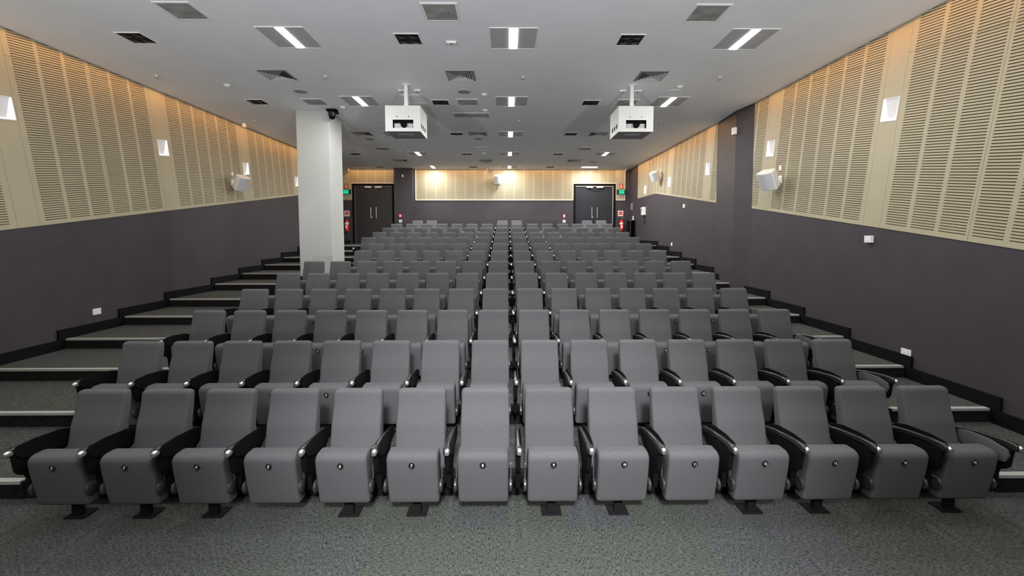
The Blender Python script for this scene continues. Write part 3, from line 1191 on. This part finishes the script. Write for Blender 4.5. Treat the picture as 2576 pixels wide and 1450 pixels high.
# ------------------------------------------------------------------ projectors
def projector(x0, x1, holes_side, label):
    y0, y1, z0, z1 = 8.40, 9.08, 4.235, 4.714
    xc = (x0 + x1) / 2
    root = empty('ceiling_projector', (xc, 8.72, HZ), label, 'projector', 'projectors in white ceiling boxes')
    ox, oy, oz = xc, 8.72, HZ
    w = (x1 - x0) / 2
    a, b = y0 - oy, y1 - oy
    c, d = z0 - oz, z1 - oz
    bm = bmesh.new()
    # housing: five plates and a front with a window
    t = .012
    box(bm, -w, w, a, b, d - t, d)
    box(bm, -w, w, b - t, b, c, d - t)
    box(bm, -w, -w + t, a, b - t, c, d - t)
    box(bm, w - t, w, a, b - t, c, d - t)
    wx0, wx1, wz0, wz1 = -w + .140, -w + .530, c + .062, c + .218
    box(bm, -w + t, wx0, a, a + t, c, d - t)
    box(bm, wx1, w - t, a, a + t, c, d - t)
    box(bm, wx0, wx1, a, a + t, c, wz0)
    box(bm, wx0, wx1, a, a + t, wz1, d - t)
    link('housing', finish(bm, 'projector_housing', M['proj_white']), root)
    bm = bmesh.new()
    box(bm, -w + t, w - t, a + t, b - t, c + .002, c + .012)
    box(bm, -.15, .15, a + .25, a + .265, c - .003, c + .002, 1)
    link('base_tray', finish(bm, 'projector_tray', [M['grey_plate'], M['frame_grey']]), root)
    bm = bmesh.new()
    e = .008
    for q in ((wx0 - e, wx1 + e, wz1, wz1 + e), (wx0 - e, wx1 + e, wz0 - e, wz0), (wx0 - e, wx0, wz0, wz1), (wx1, wx1 + e, wz0, wz1)):
        box(bm, q[0], q[1], a - .006, a, q[2], q[3])
    link('window_rim', finish(bm, 'projector_rim', M['frame_white']), root)
    bm = bmesh.new()
    box(bm, wx0 + .012, wx1 - .012, a + .05, a + .35, wz0 + .004, wz0 + .10)
    body = link('projector_body', finish(bm, 'projector_body', M['proj_body'], bevel=.01), root)
    bm = bmesh.new()
    box(bm, wx0 - .004, wx1 + .004, a + .058, a + .066, wz0 + .10, wz1 + .02)
    box(bm, wx0 - .012, wx0 + .010, a + .02, a + .30, wz0, wz1 + .02)
    box(bm, wx1 - .010, wx1 + .012, a + .02, a + .30, wz0, wz1 + .02)
    link('inner_shade', finish(bm, 'projector_inner_shade', M['black']), root)  # black plates added so the window's inside looks shaded
    bm = bmesh.new()
    lx, lz = (wx0 + wx1) / 2 + .01, c + .133
    lathe(bm, [(.045, .03), (.058, .02), (.058, -.035), (.050, -.042), (.042, -.036), (.030, -.018), (0, -.012)], (lx, a + .03, lz), 'y', 28)
    link('lens', finish(bm, 'projector_lens', M['spot_black'], smooth=True), body)
    bm = bmesh.new()
    for sx in (-w + .222, -w + .442):
        cyl(bm, (sx, a - .005, c + .274), (sx, a, c + .274), .014, n=14)
    link('screw', finish(bm, 'projector_screw', M['steel_dark']), root)
    bm = bmesh.new()
    for k, yy in enumerate((.13, .30, .47)):
        xs = w if holes_side > 0 else -w
        cyl(bm, (xs, a + yy, c + .125), (xs + holes_side * .002, a + yy, c + .125), .048, n=20)
    link('cable_hole', finish(bm, 'cable_hole', M['black']), root)
    bm = bmesh.new()
    box(bm, -.034, .034, -.034, .034, d + .02, -.012)
    box(bm, -.042, .042, -.042, .042, d + .02, d + .10)
    box(bm, -.10, .10, -.09, .09, d, d + .02)
    link('mount_pole', finish(bm, 'mount_pole', M['white_plastic'], bevel=.003), root)
    bm = bmesh.new()
    lathe(bm, [(0, -.014), (.085, -.014), (.09, -.008), (.09, 0)], (0, 0, 0), 'z', 24)
    link('ceiling_plate', finish(bm, 'ceiling_plate', M['white_plastic'], smooth=True), root)


projector(-2.382, -1.722, 1, 'white boxed projector hanging in front of the white column')
projector(2.025, 2.687, -1, 'white boxed projector hanging nearer the right wall')


# ------------------------------------------------------------------ wall speakers
def wall_speaker(wallpt, normal, yaw, tilt, label, size=1.0):
    """normal: unit vector out of the wall; yaw turns the box about z; tilt noses it down."""
    root = empty('wall_speaker', wallpt, label, 'speaker', 'white wall speakers')
    n = Vector(normal)
    ang = math.atan2(n.y, n.x) + math.pi / 2          # local -Y faces out of the wall
    Rw = Matrix.Rotation(ang, 4, 'Z')
    S = size
    # box with a bowed front
    bm = bmesh.new()
    prof = [(-.13, .12), (.13, .12), (.165, -.08)]
    for k in range(1, 8):
        t = k / 8
        prof.append((.165 - .33 * t, -.08 - .055 * math.sin(math.pi * t)))
    prof.append((-.165, -.08))
    prism(bm, [(p[0] * S, p[1] * S) for p in prof], -.185 * S, .185 * S, 'z')
    T = Rw @ Matrix.Translation((0, -.24 * S, 0)) @ Matrix.Rotation(yaw, 4, 'Z') @ Matrix.Rotation(tilt, 4, 'X')
    bmesh.ops.transform(bm, matrix=T, verts=bm.verts)
    cab = link('cabinet', finish(bm, 'speaker_cabinet', M['white_plastic'], bevel=.008 * S), root)
    bm = bmesh.new()
    pf = []
    for k in range(0, 9):
        t = k / 8
        pf.append((.150 - .30 * t, -.088 - .056 * math.sin(math.pi * t)))
    pf += [(-.150, -.083), (.150, -.083)]
    # front mesh as a thin bowed skin
    A = [[bm.verts.new((x * S, (y - .004) * S, z * S)) for z in (-.165, .165)] for x, y in pf[:9]]
    for p, q in zip(A, A[1:]):
        bm.faces.new((p[0], q[0], q[1], p[1]))
    bmesh.ops.transform(bm, matrix=T, verts=bm.verts)
    link('front_mesh', finish(bm, 'speaker_front', M['grey_face'], smooth=True), root)
    bm = bmesh.new()
    box(bm, -.05 * S, .05 * S, -.012, 0, -.07 * S, .09 * S)
    box(bm, -.022 * S, .022 * S, -.14 * S, -.012, -.03 * S, .05 * S)
    bmesh.ops.transform(bm, matrix=Rw, verts=bm.verts)
    link('bracket', finish(bm, 'speaker_bracket', M['white_plastic'], bevel=.003), root)
    bm = bmesh.new()
    box(bm, -.03 * S, .03 * S, -.02, 0, .19 * S, .28 * S)
    bmesh.ops.transform(bm, matrix=Rw, verts=bm.verts)
    link('cable_outlet', finish(bm, 'cable_outlet', M['white_plastic']), root)


wall_speaker((WL + .012, 11.40, 3.62), (1, 0, 0), math.radians(-28), math.radians(28), 'white tilted speaker on the left wall beneath the third wall light', .98)
wall_speaker((WR - .012, 8.80, 3.38), (-1, 0, 0), math.radians(28), math.radians(28), 'white tilted speaker on the near right wall', 1.0)
wall_speaker((WR - .012, 15.68, 4.36), (-1, 0, 0), math.radians(28), math.radians(28), 'white tilted speaker on the far right wall beyond the pier', .92)
wall_speaker((-.50, YB - .014, 4.72), (0, -1, 0), 0, math.radians(24), 'white speaker in the middle of the back wall', .95)


# ------------------------------------------------------------------ small wall things
def plate(name, p, normal, w, h, d, label, cat, mat='white_plastic', inner='frame_white', inn=(.5, .5), group=None):
    root = empty(name, p, label, cat, group)
    n = Vector(normal)
    R = Matrix.Rotation(math.atan2(n.y, n.x) + math.pi / 2, 4, 'Z')
    bm = bmesh.new()
    box(bm, -w / 2, w / 2, -d, 0, -h / 2, h / 2)
    bmesh.ops.transform(bm, matrix=R, verts=bm.verts)
    link('plate', finish(bm, name + '_plate', M[mat], bevel=min(.004, d * .3)), root)
    bm = bmesh.new()
    box(bm, -w / 2 * inn[0], w / 2 * inn[0], -d - .003, -d, -h / 2 * inn[1], h / 2 * inn[1])
    bmesh.ops.transform(bm, matrix=R, verts=bm.verts)
    link('insert', finish(bm, name + '_insert', M[inner]), root)
    return root


plate('power_socket', (WL, 7.54, .969), (1, 0, 0), .15, .105, .012, 'white power socket low on the left wall', 'socket')
plate('power_socket', (WR, 5.88, .660), (-1, 0, 0), .15, .10, .012, 'white power socket just above the skirting of the right wall', 'socket')
plate('junction_box', (WR, 6.565, 2.214), (-1, 0, 0), .12, .105, .05, 'white junction box below the boards of the near right wall', 'junction box')
plate('wall_switch', (WR, 13.58, 3.17), (-1, 0, 0), .12, .12, .03, 'small white switch below the boards of the far right wall', 'switch')
plate('power_socket', (WR, 14.56, 1.96), (-1, 0, 0), .10, .11, .012, 'white power socket above the skirting of the far right wall', 'socket')
plate('wall_switch', (WR, 19.1, 3.0), (-1, 0, 0), .13, .19, .02, 'white switch by the black cabinet in the right rear corner', 'switch')
plate('notice_plate', (WR, 19.35, 3.52), (-1, 0, 0), .32, .30, .01, 'grey blank plate in the right rear corner', 'plate', 'grey_plate', 'grey_plate', (.9, .9))
plate('motion_detector', (WR - .10, 10.42, 4.72), (-1, 0, 0), .10, .16, .08, 'white motion sensor high on the dark right-hand pier', 'sensor')
plate('motion_detector', (-4.67, YB - .32, 4.86), (0, -1, 0), .05, .10, .04, 'white motion sensor high on the rear pier', 'sensor')
plate('power_socket', (-4.79, YB - .32, 2.885), (0, -1, 0), .13, .13, .02, 'white socket on the rear pier under the red call point', 'socket', inner='mesh_grey', inn=(.35, .35))
plate('power_socket', (2.464, YB, 2.885), (0, -1, 0), .13, .13, .02, 'white socket on the back wall beside the slate door', 'socket', inner='mesh_grey', inn=(.35, .35))
plate('fire_alarm_switch', (-4.79, YB - .32, 3.118), (0, -1, 0), .14, .15, .05, 'red call point on the rear pier', 'call point', 'red', 'sign_white', (.45, .6))
plate('fire_alarm_switch', (2.462, YB, 3.118), (0, -1, 0), .11, .15, .04, 'red call point on the back wall beside the slate door', 'call point', 'red', 'sign_white', (.6, .8))

# hand sanitiser style dispenser with dangling cord
root = empty('wall_phone', (WR - .003, 17.5, 3.22), 'white wall unit with a dark dangling cord on the far right wall', 'intercom')
bm = bmesh.new()
prism(bm, [(0, -.16), (0, .16), (-.10, .16), (-.14, .12), (-.12, .02), (-.10, -.04), (-.12, -.10), (-.10, -.16)], -.13, .13, 'y')
link('casing', finish(bm, 'unit_casing', M['white_plastic'], bevel=.008), root)
bm = bmesh.new()
box(bm, -.145, -.11, -.03, .03, .04, .10)
link('dark_button', finish(bm, 'unit_button', M['plastic']), root)
bm = bmesh.new()
tube(bm, ((-.03, 0, -.16), (-.05, -.05, -.28), (-.03, -.14, -.33), (-.02, .02, -.40)), .006)
link('cord', finish(bm, 'dangling_cord', M['black'], smooth=True), root)
bm = bmesh.new()
box(bm, -.03, 0, -.03, .03, -.50, -.40)
link('plug', finish(bm, 'cord_plug', M['plastic'], bevel=.004), root)


def text_into(bm, body, size, M4, mi):
    cu = bpy.data.curves.new('lettering', 'FONT')
    cu.body, cu.size = body, size
    cu.align_x, cu.align_y = 'CENTER', 'CENTER'
    cu.extrude = .001
    cu.offset = size * .02
    to = bpy.data.objects.new('lettering', cu)
    COL.objects.link(to)
    dg = bpy.context.evaluated_depsgraph_get()
    dg.update()
    tm = bpy.data.meshes.new_from_object(to.evaluated_get(dg))
    bpy.data.objects.remove(to)
    bpy.data.curves.remove(cu)
    nf = len(bm.faces)
    tm.transform(M4)
    bm.from_mesh(tm)
    bpy.data.meshes.remove(tm)
    bm.faces.ensure_lookup_table()
    for f in bm.faces[nf:]: f.material_index = mi


def exit_corner(x, side):
    where = 'right of the slate door' if side > 0 else 'beside the black door by the column'
    # green exit sign
    root = empty('exit_sign', (x, YB - .014, 4.19), 'lit green exit sign ' + where, 'exit sign')
    bm = bmesh.new()
    box(bm, -.21, .21, -.09, 0, -.10, .10)
    link('casing', finish(bm, 'exit_casing', M['exit_dark'], bevel=.006), root)
    bm = bmesh.new()
    sx = .01
    box(bm, sx - .115, sx + .115, -.096, -.09, -.075, .075)
    text_into(bm, 'EXIT', .105, Matrix.Translation((sx, -.0975, 0)) @ Matrix.Rotation(math.pi / 2, 4, 'X'), 1)
    link('lit_face', finish(bm, 'exit_face', [M['exit_green'], M['exit_text']], recalc=False), root)
    bm = bmesh.new()
    box(bm, -.12, .18, -.05, 0, -.14, -.10)
    link('bracket', finish(bm, 'exit_bracket', M['frame_grey']), root)
    # red location sign
    root = empty('fire_sign', (x, YB - .014, 4.445), 'small red fire sign above the exit sign ' + where, 'sign')
    bm = bmesh.new()
    box(bm, -.07, .07, -.01, 0, -.115, .115)
    link('plate', finish(bm, 'fire_sign_plate', M['sign_red']), root)
    bm = bmesh.new()
    box(bm, -.028, .028, -.013, -.01, -.085, .06)
    box(bm, -.014, .014, -.013, -.01, .06, .085)
    link('symbol', finish(bm, 'fire_sign_symbol', M['sign_pale']), root)
    # extinguisher notice
    root = empty('extinguisher_sign', (x, YB, 3.235), 'white and red extinguisher notice ' + where, 'sign')
    bm = bmesh.new()
    box(bm, -.12, .12, -.008, 0, -.125, .125)
    link('plate', finish(bm, 'notice_plate', M['sign_white']), root)
    bm = bmesh.new()
    R = []
    for t in [math.pi * i / 14 for i in range(15)]:
        R.append((.095 * math.cos(t), .005 + .085 * math.sin(t)))
    prism(bm, R, -.011, -.008, 'y')
    box(bm, -.095, .095, -.011, -.008, -.060, -.012)
    link('symbol', finish(bm, 'notice_symbol', M['sign_red']), root)
    # extinguisher
    root = empty('fire_extinguisher', (x + .02, YB - .12, 2.44), 'red fire extinguisher with white band hung ' + where, 'fire extinguisher')
    bm = bmesh.new()
    lathe(bm, [(0, 0), (.08, 0), (.088, .012), (.09, .03), (.09, .40), (.082, .45), (.055, .49), (.026, .505), (.026, .53), (0, .53)], (0, 0, 0), 'z', 24)
    link('cylinder', finish(bm, 'extinguisher_body', M['red'], smooth=True), root)
    bm = bmesh.new()
    lathe(bm, [(.0915, .30), (.0915, .385)], (0, 0, 0), 'z', 24)
    link('white_band', finish(bm, 'extinguisher_band', M['sign_white'], smooth=True), root)
    bm = bmesh.new()
    vs = []
    for a in [math.radians(-125 + 70 * i / 8) for i in range(9)]:
        vs.append([bm.verts.new((.0915 * math.cos(a), .0915 * math.sin(a), z)) for z in (.13, .27)])
    for p, q in zip(vs, vs[1:]): bm.faces.new((p[0], q[0], q[1], p[1]))
    link('instruction_label', finish(bm, 'extinguisher_label', M['sign_pale'], smooth=True), root)
    bm = bmesh.new()
    cyl(bm, (0, 0, .53), (0, 0, .57), .022, n=14)
    box(bm, -.02, .11, -.014, .014, .575, .590)
    box(bm, -.02, .10, -.012, .012, .610, .622)
    link('valve_lever', finish(bm, 'extinguisher_valve', M['steel_dark'], bevel=.002), root)
    bm = bmesh.new()
    tube(bm, ((-.02, -.01, .56), (-.105, -.02, .42), (-.100, -.02, .12)), .011)
    link('hose', finish(bm, 'hose', M['black'], smooth=True), root)
    bm = bmesh.new()
    box(bm, -.03, .03, .085, .117, .20, .46)
    link('wall_bracket', finish(bm, 'extinguisher_bracket', M['black']), root)


exit_corner(5.005, 1)
exit_corner(-7.25, -1)

# black cabinet in the right rear corner
root = empty('equipment_cabinet', (5.22, 18.75, tier_z(12)), 'tall black cabinet with an open door in the right rear corner', 'cabinet')
bm = bmesh.new()
box(bm, -.02, .16, -.02, .55, 0, .02)
box(bm, -.02, .0, 0, .55, .02, .99)
box(bm, -.02, .16, .53, .55, .02, .99)
box(bm, -.02, .16, 0, .55, .99, 1.01)
box(bm, .14, .16, 0, .53, .02, .99)
link('body', finish(bm, 'cabinet_body', M['black'], bevel=.002), root)
bm = bmesh.new()
box(bm, -.20, -.03, -.03, 0, .03, 1.0)
d = link('door', finish(bm, 'cabinet_door', M['black'], bevel=.002), root)
bm = bmesh.new()
box(bm, -.03, -.018, -.035, -.005, .03, .98)
link('metal_edge', finish(bm, 'cabinet_edge', M['steel_dark']), d)
bm = bmesh.new()
lathe(bm, [(0, -.03), (.02, -.025), (.02, -.01), (0, 0)], (-.04, -.03, 1.0), 'y', 14)
link('knob', finish(bm, 'cabinet_knob', M['chrome'], smooth=True), d)


# ------------------------------------------------------------------ warm fill: added spots without fittings along the boards
def warm_fill(x, y, power=P_WARM, col=(1.0, .50, .20)):
    ld = bpy.data.lights.new('warm_wall_fill', 'SPOT')
    ld.energy = power
    ld.color = col
    ld.spot_size = math.radians(178)
    ld.spot_blend = .04
    ld.shadow_soft_size = .03
    o = bpy.data.objects.new('warm_wall_fill', ld)
    COL.objects.link(o)
    o.location = (x, y, HZ - .02)


for i in range(27):
    warm_fill(WL + .42, .3 + .58 * i)
for y in [.3 + .58 * i for i in range(17)] + [11.8 + .58 * i for i in range(12)]:
    warm_fill(WR - .42, y)
for x in [-6.9, -6.4, -5.9, -5.4] + [-3.95 + .58 * i for i in range(12)] + [3.1, 3.7, 4.3, 4.9]:
    warm_fill(x, YB - .42, P_WARM * 1.35)


# three added unseen spots behind the camera, to brighten the ceiling
for x in (-5.0, -.8, 3.6):
    ld = bpy.data.lights.new('ceiling_fill_spot', 'SPOT')
    ld.energy = P_UP
    ld.color = (.95, .97, 1.0)
    ld.spot_size = math.radians(112)
    ld.spot_blend = .35
    ld.shadow_soft_size = .25
    o = bpy.data.objects.new('ceiling_fill_spot', ld)
    COL.objects.link(o)
    o.location = (x, -3.0, 1.3)
    o.rotation_euler = Vector((0, .80, 1)).to_track_quat('-Z', 'Y').to_euler()

# one added unseen spot, to brighten the middle of the first row
ld = bpy.data.lights.new('front_row_fill', 'SPOT')
ld.energy = 3700.0
ld.color = (1.0, 1.0, 1.0)
ld.spot_size = math.radians(44)
ld.spot_blend = 1.0
ld.shadow_soft_size = .35
o = bpy.data.objects.new('front_row_fill', ld)
COL.objects.link(o)
o.location = (0, -2.2, 4.8)
o.rotation_euler = (Vector((0.1, 3.25, .55)) - Vector((0, -2.2, 4.8))).to_track_quat('-Z', 'Y').to_euler()

# ------------------------------------------------------------------ world, camera, colour
w = bpy.data.worlds.new('hall')
sc.world = w
w.use_nodes = True
w.node_tree.nodes['Background'].inputs[0].default_value = (.85, .9, .95, 1)
w.node_tree.nodes['Background'].inputs[1].default_value = .12

f, pitch, yaw, roll, ppy = 1100.0, .0581, .0103, .0007, 654.72
cp, sp_ = math.cos(pitch), math.sin(pitch)
cy, sy = math.cos(yaw), math.sin(yaw)
r_ = Vector((cy, -sy, 0))
u_ = Vector((sp_ * sy, sp_ * cy, cp))
d_ = Vector((cp * sy, cp * cy, -sp_))
right = r_ * math.cos(roll) - u_ * math.sin(roll)
up = r_ * math.sin(roll) + u_ * math.cos(roll)
cd = bpy.data.cameras.new('hall_camera')
cam = bpy.data.objects.new('hall_camera', cd)
COL.objects.link(cam)
mw = Matrix((right, up, -d_)).transposed().to_4x4()
mw.translation = Vector((-.0814, 0, 2.285))
cam.matrix_world = mw
cd.sensor_width = 36
cd.sensor_fit = 'HORIZONTAL'
cd.lens = f / 2576 * 36
cd.shift_y = (ppy - 725) / 2576
cd.clip_start = .05
sc.camera = cam

sc.view_settings.view_transform = 'Standard'
sc.view_settings.look = 'None'
sc.view_settings.exposure = 0.0
cy_ = sc.cycles
cy_.max_bounces = 6
cy_.diffuse_bounces = 4
cy_.glossy_bounces = 2
cy_.caustics_reflective = False
cy_.caustics_refractive = False
cy_.sample_clamp_indirect = 4
cy_.use_denoising = True
